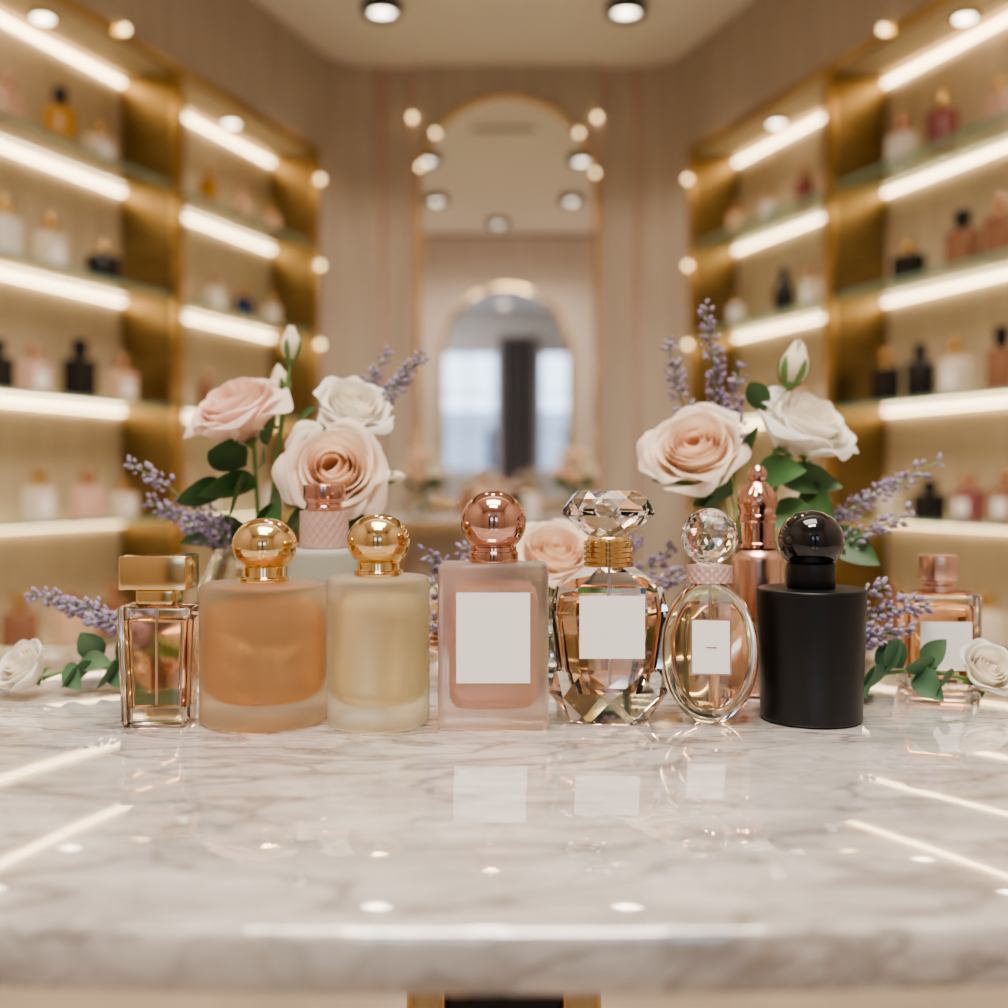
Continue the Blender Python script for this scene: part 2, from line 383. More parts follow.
for side,items in ((-1,L_items),(1,R_items)):
    W=wallM(side); par=empty('display_shelving')
    mp=MB(); mg=MB(); ms=MB(); ml=MB(); mr=MB()
    for (s0,s1) in (B2,B1):
        box(mp,s0,s1,ND,ND+.010,ZB,ZTOP,M_panel,W)
        box(mp,s0,s1,0,ND,ZTOP-.008,ZTOP-.0005,M_panel,W)
        box(mp,s0,s1,.004,ND,ZB+.0005,ZB+.01,M_panel,W)
        box(mr,s0+.0005,s0+.008,.002,ND,ZB+.011,ZTOP-.009,M_brass,W)
        box(mr,s1-.008,s1-.0005,.002,ND,ZB+.011,ZTOP-.009,M_brass,W)
        fw=.02
        for a,b,c,d in ((s0-fw*.6,s0+fw*.4,ZB-fw,ZTOP+fw),(s1-fw*.4,s1+fw*.6,ZB-fw,ZTOP+fw),(s0,s1,ZTOP-fw*.4,ZTOP+fw),(s0,s1,ZB-fw,ZB+fw*.4)):
            box(mg,a,b,-.014,-.0008,c,d,M_gold_d,W)
        for z in SH:
            zz=EYE+z
            if z<1.3:
                box(ms,s0+.009,s1-.009,.012,ND-.002,zz-.010,zz,M_shelf,W)
                box(ms,s0+.009,s1-.009,.0100,.0118,zz-.010,zz,M_sedge,W)
            box(ml,s0+.01,s1-.01,ND-.014,ND-.003,zz-.023,zz-.013,M_led,W)
            box(mg,s0+.009,s1-.009,ND-.020,ND-.0145,zz-.016,zz-.0105,M_gold_d,W)
        for t in ((.5,) if s1<1 else (.36,.62,.86)):
            s=s0+(s1-s0)*t
            MM=W@T(s,.10,ZTOP-.009)
            lathe(ml,[(0,-.006),(.026,-.006),(.026,0),(0,0)],M_lampw,20,MM); lathe(mg,[(.027,0),(.027,-.008),(.036,-.008),(.036,0)],M_gold_d,20,MM)
    for s,z in ((0,1.22),(0,.87),(0,.55),(1.24,1.345)):  # added glowing spheres imitate LED reflections on the gold frames
        lathe(ml,ball(0,.011,n=8),M_bulb_glint,14,W@T(s,-.025,EYE+z))
    mp.build('cream_panels',par); mg.build('gold_frames',par); ms.build('glass_shelves',par); ml.build('led_strips_and_glints',par); mr.build('brass_side_panels',par)
    for z,its in items.items():
        mb=MB(); its=list(its)
        if z<1.3:
            for s in (1.76,1.93,2.12): its.append((s+random.uniform(-.02,.02),random.choice('brs'),.08,random.uniform(.13,.17),random.choice(['clear','peach','black','brown','pink']),random.choice(['gold','cop']),0))
            for s in (.78,.17): its.append((s,random.choice('br'),.065,.13,random.choice(['clear','peach','pink','white']),'gold',0))
        for s,k,w,h,bc,cc,lb in its:
            shelf_bottle(mb,W@T(s,.10,EYE+z+.0006),k,w,h,bc,cc,lb)
        if its: mb.build('shelf_perfume_bottles')

# ------------------------------------------------------------------ counter
par=empty('marble_display_table',(0,0,0))
mb=MB(); th=.021; N=60; hw=.75
front=[(x,.341+.24*x*x) for x in [-hw+2*hw*i/N for i in range(N+1)]]
outl=front+[(hw,.93),(-hw,.93)]
n=len(outl)
def lay(z,ins):
    r=[]
    for i,(x,y) in enumerate(outl):
        a=Vector(outl[i-1]);b=Vector(outl[(i+1)%n]);t=(b-a).normalized(); nn=Vector((-t.y,t.x))
        r.append((x+nn.x*ins,y+nn.y*ins,z))
    return r
rings=[lay(ZT-th,.0025),lay(ZT-th+.001,.0008),lay(ZT-th+.0025,0),lay(ZT-.0030,0),lay(ZT-.0012,.0008),lay(ZT-.0003,.0020),lay(ZT,.0035)]
loft(mb,rings,M_marble); mb.build('marble_slab',par,ang=40)
mb=MB(); 
rbox(mb,.080,.080,.035,ZT-th-.012,M_blackg,.002,.002,T(0,.66,0))  # black core puts the dark reflection on the gold column into its colour
for sx in (-1,1):
    for sy in (-1,1): rbox(mb,.022,.022,.035,ZT-th-.012,M_gold,.004,.002,T(sx*.043,.66+sy*.043,0))
rbox(mb,.22,.22,ZT-th-.011,ZT-th-.0003,M_gold,.01,.002,T(0,.66,0)); rbox(mb,.42,.36,.0005,.034,M_gold,.02,.004,T(0,.66,0))
mb.build('gold_pedestal',par)

# ------------------------------------------------------------------ hero bottles
Z0=ZT+.0004
# 1 small tapered clear bottle
e=empty('clear_perfume_bottle',(-.1985,.634,Z0),.02)
mb=MB(); rbox(mb,.0415,.0300,0,.0680,M_glass,.003,.0018,w0=.0365,d0=.0265); fixn(mb.build('glass_body',e))
mb=MB(); rbox(mb,.0345,.0230,.0105,.0600,M_liq_peach,.002,.001,w0=.0290,d0=.0195); fixn(mb.build('perfume',e))
mb=MB(); lathe(mb,[(0.0008,.012),(.0008,.068)],M_tube,8); mb.build('dip_tube',e)
mb=MB(); rbox(mb,.022,.020,.0682,.0770,M_gold,.002,.0008); rbox(mb,.0385,.0285,.0775,.0965,M_gold,.0015,.0008); mb.build('gold_cap',e)
# 2,3 frosted cylinders
def frosted_cyl(name,x,y,r,h,mo,mc,capz,br,brz,nr):
    e=empty(name,(x,y,Z0)); mb=MB()
    lathe(mb,fil([(0,0),(r,0),(r,h),(0,h)],.004,5),mo,72)
    fixn(mb.build('frosted_body',e,ang=50))
    mb=MB(); lathe(mb,fil([(0,.012),(r*.82,.012),(r*.82,h-.011),(0,h-.007)],.019,8),mc,48); fixn(mb.build('perfume',e,ang=50))
    mb=MB()
    lathe(mb,fil([(0,h+.0003),(nr*1.18,h+.0003),(nr*1.18,h+.003),(nr,h+.0035),(nr,capz-brz*.75),(nr*.9,capz-brz*.7)],.0006,2),M_gold,48)
    lathe(mb,[(nr*.9,capz-brz*.86)]+ball(capz,br,brz,20,z0=-.86),M_gold,48); mb.build('gold_ball_cap',e,ang=50)
frosted_cyl('frosted_amber_perfume_bottle',-.1395,.641,.0370,.0800,M_fr_amber,M_core_amber,.1015,.0188,.0162,.0122)
frosted_cyl('frosted_cream_perfume_bottle',-.0722,.633,.0294,.0845,M_fr_cream,M_core_cream,.1045,.0181,.0160,.0120)
# 4 square frosted pink
e=empty('frosted_pink_square_perfume_bottle',(-.006,.629,Z0))
mb=MB(); rbox(mb,.0620,.0355,0,.0925,M_fr_pink,.0045,.003); fixn(mb.build('frosted_body',e,ang=50))
mb=MB(); rbox(mb,.0500,.0245,.0100,.0820,M_core_pink,.009,.009); fixn(mb.build('perfume',e,ang=50))
mb=MB(); box(mb,-.0205,.0205,-.01855,-.01785,.0268,.0770,M_label); mb.build('label',e)
mb=MB(); lathe(mb,fil([(0,.0928),(.0142,.0928),(.0142,.0985),(.0132,.0990),(.0132,.1015),(.0125,.1020),(.0125,.1040),(.0105,.105)],.0005,2),M_copper,48)
lathe(mb,[(.0105,.1030)]+ball(.1155,.0188,.0180,22,z0=-.72),M_copper,56); mb.build('rose_gold_ball_cap',e,ang=50)
# 5 faceted
e=empty('faceted_crystal_perfume_bottle',(.0612,.645,Z0))
def cham(w,d,c,z): return [(w/2-c,-d/2,z),(w/2,-d/2+c,z),(w/2,d/2-c,z),(w/2-c,d/2,z),(-w/2+c,d/2,z),(-w/2,d/2-c,z),(-w/2,-d/2+c,z),(-w/2+c,-d/2,z)]
def mids(r,k,z):
    o=[]
    for i in range(len(r)):
        a=Vector(r[i]);b=Vector(r[(i+1)%len(r)]);p=(a+b)/2; o.append((p.x*k,p.y*k,z))
    return o
def anti(mb,ra,rb,m,shift=0):
    n=len(ra); vs=list(ra)+list(rb); fs=[]
    for i in range(n):
        k=(i+1)%n; fs.append((i,k,n+i)); fs.append((k,n+k,n+i))
    mb.add(vs,fs,m)
mb=MB()
b0=cham(.045,.031,.010,0); w1=cham(.0610,.0400,.013,.029); s1=cham(.0672,.0440,.013,.064); s2=cham(.0600,.0400,.011,.0780); s3=cham(.0290,.0265,.0075,.0892)
md=mids(cham(.066,.043,.014,0),1.06,.015)
anti(mb,w1,md,M_crystal); anti(mb,b0,md,M_crystal)
loft(mb,[w1,s1,s2,s3],M_crystal,cap=False); mb.add(b0,[list(range(8))],M_crystal); mb.add(s3,[list(range(8))],M_crystal)
fixn(mb.build('faceted_body',e,flat=True))
mb=MB(); loft(mb,[cham(.033,.018,.006,.0165),cham(.043,.022,.008,.031),cham(.050,.026,.008,.062),cham(.0475,.0255,.008,.0715)],M_liq_pink); fixn(mb.build('perfume',e,flat=True))
mb=MB(); lathe(mb,[(.0009,.02),(.0009,.087)],M_tube,8); mb.build('dip_tube',e)
mb=MB(); box(mb,-.0185,.0185,-.02300,-.02235,.0385,.0740,M_label); mb.build('label',e)
mb=MB(); pr=[(0,.0893),(.0140,.0893)]
for k in range(5):
    z=.0895+k*.0030; pr+=[(.0146,z),(.0146,z+.0020),(.0132,z+.0024),(.0132,z+.0029)]
pr+=[(.0125,.1045),(.0115,.1065),(.0,.1065)]
lathe(mb,pr,M_gold,48); mb.build('gold_ribbed_collar',e,ang=25)
mb=MB()
def ngon(n,r,z,off=0): return [(r*cos(2*pi*(i+off)/n),r*sin(2*pi*(i+off)/n),z) for i in range(n)]
n8=8
r0=ngon(n8,.0120,.1068);r1=ngon(n8,.0190,.1120,.5);r2=ngon(n8,.0270,.1195);r3=ngon(n8,.0268,.1220);r4=ngon(n8,.0235,.1290,.5);r5=ngon(n8,.0175,.1335)
anti(mb,r0,r1,M_crystal); anti(mb,r2,r1,M_crystal); loft(mb,[r2,r3],M_crystal,cap=False); anti(mb,r3,r4,M_crystal); anti(mb,r5,r4,M_crystal)
mb.add(r0,[list(range(n8))],M_crystal); mb.add(r5,[list(range(n8))],M_crystal)
fixn(mb.build('crystal_stopper',e,flat=True))
# 6 oval
e=empty('oval_glass_perfume_bottle',(.1195,.640,Z0),-.12)
def oval(mb,a,b,cz,dep,bev,m,zmax=9,zmin=0,flip=False,n=72):
    rings=[]
    for y,ins in [(-dep/2,bev),(-dep/2+bev*.3,bev*.3),(-dep/2+bev,0),(dep/2-bev,0),(dep/2-bev*.3,bev*.3),(dep/2,bev)]:
        rings.append([((a-ins)*cos(2*pi*i/n),y,min(zmax,max(zmin,cz+(b-ins)*sin(2*pi*i/n)))) for i in range(n)])
    loft(mb,rings,m)
mb=MB(); oval(mb,.0275,.0415,.0405,.026,.005,M_glass,zmax=.0800,zmin=0); fixn(mb.build('glass_body',e,ang=25))
mb=MB(); oval(mb,.0212,.0342,.0410,.015,.002,M_liq_pink,zmax=.068,zmin=.0080); fixn(mb.build('perfume',e,ang=40))
mb=MB(); lathe(mb,[(.0008,.012),(.0008,.078)],M_tube,8); mb.build('dip_tube',e)
mb=MB(); box(mb,-.0115,.0115,-.0137,-.0132,.0285,.0605,M_copper_s); box(mb,-.0105,.0105,-.0142,-.0137,.0295,.0595,M_label); box(mb,-.003,.003,-.0145,-.0142,.044,.0446,M_copper_s); mb.build('label',e)
mb=MB(); pr=[(0,.0803)]+[(.0130,.0803+.0012*k) for k in range(9)]+[(0,.0906)]
lathe(mb,pr,M_pinkcol,64,rib=(1,9,.025)); mb.build('ribbed_collar',e,ang=20)
bm=bmesh.new(); bmesh.ops.create_icosphere(bm,subdivisions=3,radius=.0166); me=D.meshes.new('crystal_ball_cap'); bm.to_mesh(me); bm.free(); me.materials.append(M_crystal)
o=D.objects.new('crystal_ball_cap',me); C.collection.objects.link(o); o.parent=e; o.location=(0,0,.1068)
# 7 black
e=empty('black_perfume_bottle',(.1800,.645,Z0))
mb=MB(); lathe(mb,fil([(0,0),(.0290,0),(.0315,.0765),(0,.0768)],.0018,4),M_black,72); mb.build('black_body',e,ang=50)
mb=MB(); lathe(mb,fil([(0,.0770),(.0140,.0770),(.0140,.0910),(0,.0912)],.0008,2),M_black,48); mb.build('neck',e)
mb=MB(); lathe(mb,[(.008,.0895)]+ball(.1040,.0188,.0180,22,z0=-.8),M_blackg,56); mb.build('black_ball_cap',e,ang=60)
# 8 sage
e=empty('frosted_sage_perfume_bottle',(-.1180,.722,Z0))
mb=MB(); lathe(mb,fil([(0,0),(.0240,0),(.0240,.0950),(0,.0955)],.005,5),M_fr_sage,56); fixn(mb.build('frosted_body',e,ang=50))
mb=MB(); pr=[(0,.0958)]+[(.0157,.0958+.0018*k) for k in range(14)]+[(0,.1195)]
lathe(mb,pr,M_pinkcol,72,rib=(1,14,.02)); mb.build('ribbed_collar',e,ang=20)
mb=MB(); lathe(mb,fil([(0,.1197),(.0125,.1197),(.0125,.122),(.0118,.123),(.0118,.1255),(.0138,.1265),(.0138,.1365),(0,.1380)],.001,3),M_copper,48); mb.build('rose_gold_cap',e,ang=40)
# 9 rose gold ornate
e=empty('rose_gold_ornate_perfume_bottle',(.1665,.722,Z0))
mb=MB(); lathe(mb,fil([(0,0),(.0170,0),(.0170,.0900),(.0120,.0950),(0,.0952)],.003,4),M_copper_s,56); mb.build('rose_gold_body',e,ang=50)
mb=MB(); pr=[(0,.0954),(.0125,.0954),(.0125,.098),(.0112,.099),(.0112,.112),(.0125,.113),(.0128,.116),(.0115,.117),(.0118,.120),(.0128,.124),(.0122,.129),(.0095,.134),(.0062,.1375),(.0050,.139),(.0062,.1405),(.0066,.143),(.0055,.1465),(.003,.149),(0,.1495)]
lathe(mb,pr,M_copper,64,rib=(9,12,.03)); mb.build('ornate_cap',e,ang=30)
# 10 square clear w/ label
e=empty('labelled_square_perfume_bottle',(.293,.742,Z0),-.08)
mb=MB(); rbox(mb,.0480,.0320,0,.0640,M_glass,.004,.003); fixn(mb.build('glass_body',e,ang=50))
mb=MB(); rbox(mb,.0403,.0243,.0075,.0560,M_liq_peach,.003,.002); fixn(mb.build('perfume',e,ang=50))
mb=MB(); box(mb,-.0165,.0165,-.0170,-.0163,.014,.046,M_label); mb.build('label',e)
mb=MB(); lathe(mb,fil([(0,.0642),(.0115,.0642),(.0115,.0690),(.0085,.0695),(.0085,.0720),(.0130,.0725),(.0130,.0890),(0,.0895)],.0008,2),M_copper_s,48); mb.build('rose_gold_cap',e,ang=40)

# ------------------------------------------------------------------ flowers
def rose(name,parent,loc,axis,R,m,n=30,t0=0,t1=1,tall=1,seed=1):
    rng=random.Random(seed); mb=MB(); NU,NV=14,14
    for i in range(n):
        t=t0+(t1-t0)*(i/(n-1)); th=i*2.39996+rng.uniform(-.25,.25)
        rt=.06+.86*t**.85; rb=.04+.26*t; h=(1.12-.02*t)*tall*rng.uniform(.95,1.05); zb=-.62*tall
        droop=.34*t**2.6+rng.uniform(-.05,.05); bulge=.14+.38*t*(1-t*.3)
        hwid=2.3*(1-t)**1.5+.76; curl=.17*t+.04; tilt=rng.uniform(-.10,.10); wav=rng.uniform(0,6); tip=rng.uniform(.03,.12)
        vs=[];fs=[]
        for a in range(NV+1):
            v=a/NV
            for b in range(NU+1):
                u=-1+2*b/NU
                wsh=min(1,(.35+1.1*v))*(1-.22*v**6)
                vv=v*(1-.24*abs(u)**2.6)
                r=rb+(rt-rb)*vv**1.6+bulge*sin(pi*min(vv,1)*.92)*(1-t*.25)
                z=zb+h*vv-droop*vv**3
                c=max(0,(vv-.74)/.26)
                r+=curl*c**1.6; z-=curl*.95*c**2.2
                e=max(0,abs(u)-.6)/.4
                r+=.10*t*e**2+tilt*u*(.3+t)
                r+=.035*sin(5*u+wav)*v*v*(.3+t); z+=.035*sin(4*u+wav*2)*v*(.3+t)
                z+=tip*max(0,1-abs(u)*2.2)*c*(-1 if t>.55 else .5)
                an=th+u*hwid*wsh
                vs.append((r*cos(an),r*sin(an),z))
        for a in range(NV):
            for b in range(NU):
                k=a*(NU+1)+b; fs.append((k,k+1,k+NU+2,k+NU+1))
        mb.add(vs,fs,m)
    zz=-.62*tall
    lathe(mb,[(0,zz-.18),(.10,zz-.14),(.17,zz-.03),(.20,zz+.06),(.0,zz+.08)],M_stem,14)
    for k in range(5):
        a=k*2*pi/5+.3; vs=[];fs=[]
        for j in range(6):
            v=j/5; w=.13*sin(pi*(.25+.75*v)); rr=.16+.50*t1*v+.05*v; z=zz+.02+(.30*v-.34*t1*v*v)*tall
            for sgn in (-1,0,1): vs.append((rr*cos(a)-sgn*w*sin(a),rr*sin(a)+sgn*w*cos(a),z+(0 if sgn else -.02)))
        for j in range(5):
            for q in (0,1): k2=j*3+q; fs.append((k2,k2+1,k2+4,k2+3))
        mb.add(vs,fs,M_stem)
    q=Vector(axis).normalized().to_track_quat('Z','Y')@Quaternion((0,0,1),seed*.7)
    o=mb.build(name,parent,loc,q,R,ang=180)
    return Vector(loc)-Vector(axis).normalized()*R*(.75*tall)
def bud(name,parent,loc,axis,R,L,m,seed=1):
    """closed egg-shaped bud: wrapped petals around an ovoid, with green sepals"""
    rng=random.Random(seed); mb=MB(); N=12
    def pr(v): return R*(sin(pi*min(1,.12+.80*v)))**.75*(1-.25*v)
    for i in range(6):
        th=i*2.1+rng.uniform(-.2,.2); hw_=1.25; vs=[];fs=[]; k0=1-.045*(5-i); Lm=L*(1.0-.03*i+rng.uniform(-.02,.02))
        for a in range(N+1):
            v=a/N
            for b in range(9):
                u=-1+b/4; vv=v*(1-.18*abs(u)**2.2); r=pr(vv)*k0+ .06*R*u*v+(.16*R*max(0,(vv-.82)/.18)**2 if i>3 else 0)
                an=th+u*hw_*(.5+.5*sin(pi*min(1,.15+v*.7))); vs.append((r*cos(an),r*sin(an),Lm*vv))
        for a in range(N):
            for b in range(8): k=a*9+b; fs.append((k,k+1,k+10,k+9))
        mb.add(vs,fs,m)
    lathe(mb,[(0,-L*.16),(R*.30,-L*.12),(R*.48,-L*.02),(R*.45,L*.04),(0,L*.05)],M_stem,14)
    for k in range(5):
        a=k*2*pi/5; vs=[];fs=[]
        for j in range(7):
            v=j/6; w=R*.42*(1-v)**.7*(.5+v); rr=pr(v*.55)*1.08+R*.05
            for sg in (-1,0,1): an=a+sg*w/max(rr,R*.3); vs.append((rr*cos(an),rr*sin(an),-L*.02+L*.60*v))
        for j in range(6):
            for q in (0,1): k2=j*3+q; fs.append((k2,k2+1,k2+4,k2+3))
        mb.add(vs,fs,M_stem)
    q=Vector(axis).normalized().to_track_quat('Z','Y')
    base=Vector(loc)-Vector(axis).normalized()*L*.5
    mb.build(name,parent,base,q,1,ang=180)
    return base-Vector(axis).normalized()*L*.14
def leaf(mb,base,dr,L,w,m,roll=0,droop=.25,n=9):
    base=Vector(base); d=Vector(dr).normalized(); s=d.cross(Vector((0,0,1)))
    if s.length<.1: s=Vector((1,0,0))
    s.normalize(); s=Quaternion(d,roll)@s; nrm=s.cross(d).normalized()
    vs=[];fs=[]
    for j in range(n+1):
        v=j/n; ww=w*.5*(sin(pi*v**.8))**.8 if 0<v<1 else .0003
        c=base+d*L*v+Vector((0,0,-droop*L*v*v))
        for q,k in ((-1,.22),(-.5,.07),(0,0),(.5,.07),(1,.22)):
            p=c+s*ww*q+nrm*ww*k; p.z=max(p.z,ZT+.0015); vs.append(p)
    for j in range(n):
        for q in range(4): k=j*5+q; fs.append((k,k+1,k+6,k+5))
    mb.add(vs,fs,m)
ICO=None
def ico():
    global ICO
    if ICO is None:
        bm=bmesh.new(); bmesh.ops.create_icosphere(bm,subdivisions=1,radius=1); bm.verts.ensure_lookup_table()
        ICO=([v.co.copy() for v in bm.verts],[[v.index for v in f.verts] for f in bm.faces]); bm.free()
    return ICO
def lavender(mb,a,b,c,rng,dens=16,fs=.0026,frac=.38):
    pts=bez(a,b,c,24); tube(mb,pts,.0009,M_stem,6,.6); V,F=ico(); fs*=.86
    i0=int(24*frac); dens=int(dens*1.05)
    for k in range(dens):
        t=k/(dens-1); p=i0+(24-i0)*t; i=min(int(p),23); f=p-i; q=pts[i]*(1-f)+pts[i+1]*f
        d=(pts[i+1]-pts[i]).normalized(); x=d.orthogonal().normalized(); y=d.cross(x)
        n=5 if t<.85 else 3; rad=.0068*(1-.6*t)+.0012
        if rng.random()<.16: continue
        for j in range(n):
            an=j*2*pi/n+k*.9+rng.uniform(-.4,.4); o=(x*cos(an)+y*sin(an)); rr=rad*rng.uniform(.4,1.4)
            ctr=q+o*rr+d*rng.uniform(-.002,.003); sz=fs*rng.uniform(.6,1.25)
            ax=(o+d*1.1).normalized(); R=ax.to_track_quat('Z','Y').to_matrix().to_4x4()
            mb.add(V,F,M_lav,Matrix.Translation(ctr)@R@Matrix.Diagonal((sz*.75,sz*.75,sz*1.35,1)))
def vase(par,x,y,r,h,ro):
    mb=MB(); z=Z0
    pr=fil([(0,0),(r*.75,0),(r,h*.35),(r*.96,h*.72),(ro,h*.93),(ro*1.05,h),(ro*.98,h),(ro*.92,h*.93),(r*.90,h*.70),(r*.93,h*.36),(r*.70,.006),(0,.006)],.008,4)
    lathe(mb,pr,M_vase,56,T(x,y,z)); fixn(mb.build('glass_vase',par,ang=60))
    mb=MB(); lathe(mb,fil([(0,.007),(r*.68,.007),(r*.91,h*.36),(r*.88,h*.62),(0,h*.62)],.004,3),M_water,48,T(x,y,z)); fixn(mb.build('water',par,ang=60))
def stem(mb,base,vx,vy,h,r=.0016,sp=.012,rng=random):
    bx=vx+rng.uniform(-1,1)*sp; by=vy+rng.uniform(-1,1)*sp
    tube(mb,bez((bx,by,ZT+.014),(vx*.75+base.x*.25,vy*.75+base.y*.25,ZT+h*1.15),base,14),r,M_stem,7)

# left bouquet
rng=random.Random(3)
par=empty('rose_lavender_bouquet'); vx,vy,vh=-.178,.805,.092; vase(par,vx,vy,.046,vh,.034)
st=MB(); lf=MB(); lv=MB()
Zc=lambda z:ZT+z
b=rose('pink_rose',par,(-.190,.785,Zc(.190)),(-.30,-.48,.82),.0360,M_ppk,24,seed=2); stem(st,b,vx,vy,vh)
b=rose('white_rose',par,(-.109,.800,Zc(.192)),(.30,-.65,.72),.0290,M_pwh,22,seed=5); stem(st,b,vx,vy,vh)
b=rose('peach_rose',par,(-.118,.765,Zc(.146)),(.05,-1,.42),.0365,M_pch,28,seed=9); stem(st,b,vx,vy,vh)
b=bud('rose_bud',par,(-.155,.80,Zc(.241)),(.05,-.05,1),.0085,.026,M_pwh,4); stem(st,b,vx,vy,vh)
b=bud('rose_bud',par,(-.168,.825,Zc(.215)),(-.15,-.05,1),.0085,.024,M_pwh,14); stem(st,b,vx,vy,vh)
b=bud('rose_bud',par,(-.079,.80,Zc(.142)),(1,-.1,.1),.006,.016,M_pwh,6); stem(st,b,vx,vy,vh)
S=ZT+.02
lavender(lv,(vx,vy,S+.05),(-.12,.82,Zc(.17)),(-.060,.81,Zc(.232)),rng,22,frac=.55)
lavender(lv,(vx,vy,S+.05),(-.13,.83,Zc(.17)),(-.088,.83,Zc(.236)),rng,22,frac=.55)
lavender(lv,(vx,vy,S+.05),(-.12,.83,Zc(.17)),(-.070,.83,Zc(.222)),rng,22,frac=.55)
lavender(lv,(vx,vy,S+.04),(-.21,.80,Zc(.12)),(-.270,.79,Zc(.152)),rng,20,frac=.4)
lavender(lv,(vx,vy,S+.04),(-.21,.82,Zc(.10)),(-.262,.81,Zc(.124)),rng,20,frac=.4)
lavender(lv,(vx,vy,S+.04),(-.20,.78,Zc(.12)),(-.222,.765,Zc(.108)),rng,14,frac=.4)
for (x,y,z,dx,dy,dz,L,w,ro) in [(-.185,.79,.150,-.3,-.6,.35,.045,.028,1.1),(-.175,.78,.135,-.6,-.5,.1,.045,.026,.9),(-.165,.775,.125,.3,-.7,-.1,.040,.025,1.2),(-.160,.78,.118,-.4,-.7,-.3,.04,.024,1.0),
   (-.150,.79,.165,.5,-.4,.4,.04,.024,.9),(-.17,.79,.165,.2,-.4,.7,.034,.02,.8),(-.20,.79,.13,-.6,-.5,.1,.038,.026,1),(-.15,.8,.18,.5,-.2,.6,.026,.015,.7),(-.14,.77,.115,-.2,-.6,-.2,.04,.024,1.1),
   (-.19,.82,.10,-.8,-.2,.1,.05,.03,.9),(-.12,.79,.11,.7,-.4,.1,.045,.025,1),(-.18,.775,.145,-.2,-.5,-.6,.035,.024,1.0),(-.172,.775,.15,.2,-.6,.2,.035,.022,1.2)]:
    leaf(lf,(x,y,Zc(z)),(dx,dy,dz),L,w,M_green,ro)
st.build('stems',par); lf.build('leaves',par,ang=180); lv.build('lavender',par,ang=180)
# right bouquet
par=empty('rose_lavender_bouquet'); vx,vy,vh=.178,.812,.092; vase(par,vx,vy,.044,vh,.033)
st=MB(); lf=MB(); lv=MB()
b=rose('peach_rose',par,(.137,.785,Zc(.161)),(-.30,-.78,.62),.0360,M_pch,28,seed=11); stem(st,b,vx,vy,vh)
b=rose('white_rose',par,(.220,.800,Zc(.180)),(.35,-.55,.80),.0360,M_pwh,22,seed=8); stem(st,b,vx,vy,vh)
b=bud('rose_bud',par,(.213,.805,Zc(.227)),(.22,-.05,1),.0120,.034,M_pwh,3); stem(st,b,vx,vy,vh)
lavender(lv,(vx,vy,S+.05),(.165,.83,Zc(.17)),(.150,.82,Zc(.270)),rng,24,frac=.46)
lavender(lv,(vx,vy,S+.05),(.14,.84,Zc(.17)),(.124,.83,Zc(.244)),rng,22,frac=.46)
lavender(lv,(vx,vy,S+.05),(.17,.84,Zc(.17)),(.178,.83,Zc(.225)),rng,18,frac=.46)
lavender(lv,(vx,vy,S+.05),(.15,.83,Zc(.17)),(.160,.815,Zc(.240)),rng,18,frac=.46)
lavender(lv,(vx,vy,S+.04),(.23,.80,Zc(.11)),(.312,.79,Zc(.153)),rng,22,frac=.35)
lavender(lv,(vx,vy,S+.04),(.23,.82,Zc(.10)),(.285,.81,Zc(.140)),rng,20,frac=.35)
lavender(lv,(vx,vy,S+.04),(.23,.78,Zc(.09)),(.285,.775,Zc(.116)),rng,18,frac=.35)
for (x,y,z,dx,dy,dz,L,w,ro) in [(.165,.79,.13,-.6,-.5,.1,.045,.027,1),(.18,.79,.14,.5,-.5,.3,.045,.028,1.1),(.19,.785,.12,.6,-.6,-.2,.045,.028,1.0),(.155,.79,.12,-.5,-.6,-.2,.045,.026,1.1),
   (.175,.79,.155,0,-.5,.6,.042,.022,.8),(.20,.80,.14,.7,-.3,.1,.045,.028,1),(.23,.79,.10,.7,-.4,-.2,.04,.026,1.1),(.19,.80,.19,-.3,-.3,.6,.035,.018,.8),(.15,.80,.14,-.8,-.1,.2,.045,.02,.9),(.215,.8,.13,.2,-.7,-.1,.045,.028,1)]:
    leaf(lf,(x,y,Zc(z)),(dx,dy,dz),L,w,M_green,ro)
st.build('stems',par); lf.build('leaves',par,ang=180); lv.build('lavender',par,ang=180)
# low centre arrangement
par=empty('low_rose_arrangement'); vx,vy,vh=.030,.80,.050; vase(par,vx,vy,.040,vh,.036)
st=MB(); lf=MB(); lv=MB()
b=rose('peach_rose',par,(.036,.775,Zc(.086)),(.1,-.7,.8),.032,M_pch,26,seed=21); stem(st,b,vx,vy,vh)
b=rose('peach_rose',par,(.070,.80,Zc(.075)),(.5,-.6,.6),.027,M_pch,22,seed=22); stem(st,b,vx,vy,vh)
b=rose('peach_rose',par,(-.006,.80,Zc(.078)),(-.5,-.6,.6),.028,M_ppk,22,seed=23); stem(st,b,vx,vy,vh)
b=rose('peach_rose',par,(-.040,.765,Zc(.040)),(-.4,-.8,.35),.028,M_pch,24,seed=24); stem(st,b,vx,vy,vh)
lavender(lv,(vx,vy,S+.02),(-.02,.78,Zc(.06)),(-.053,.745,Zc(.090)),rng,24,frac=.3)
lavender(lv,(vx,vy,S+.02),(-.02,.76,Zc(.03)),(-.050,.735,Zc(.072)),rng,22,frac=.3)
lavender(lv,(vx,vy,S+.00),(-.02,.74,Zc(.02)),(-.047,.715,Zc(.050)),rng,22,frac=.3)
lavender(lv,(vx,vy,S+.02),(-.01,.78,Zc(.08)),(-.030,.76,Zc(.093)),rng,20,frac=.3)
lavender(lv,(vx,vy,S+.02),(.09,.80,Zc(.06)),(.121,.79,Zc(.092)),rng,22,frac=.3)
lavender(lv,(vx,vy,S+.02),(.09,.78,Zc(.05)),(.125,.77,Zc(.075)),rng,22,frac=.3)
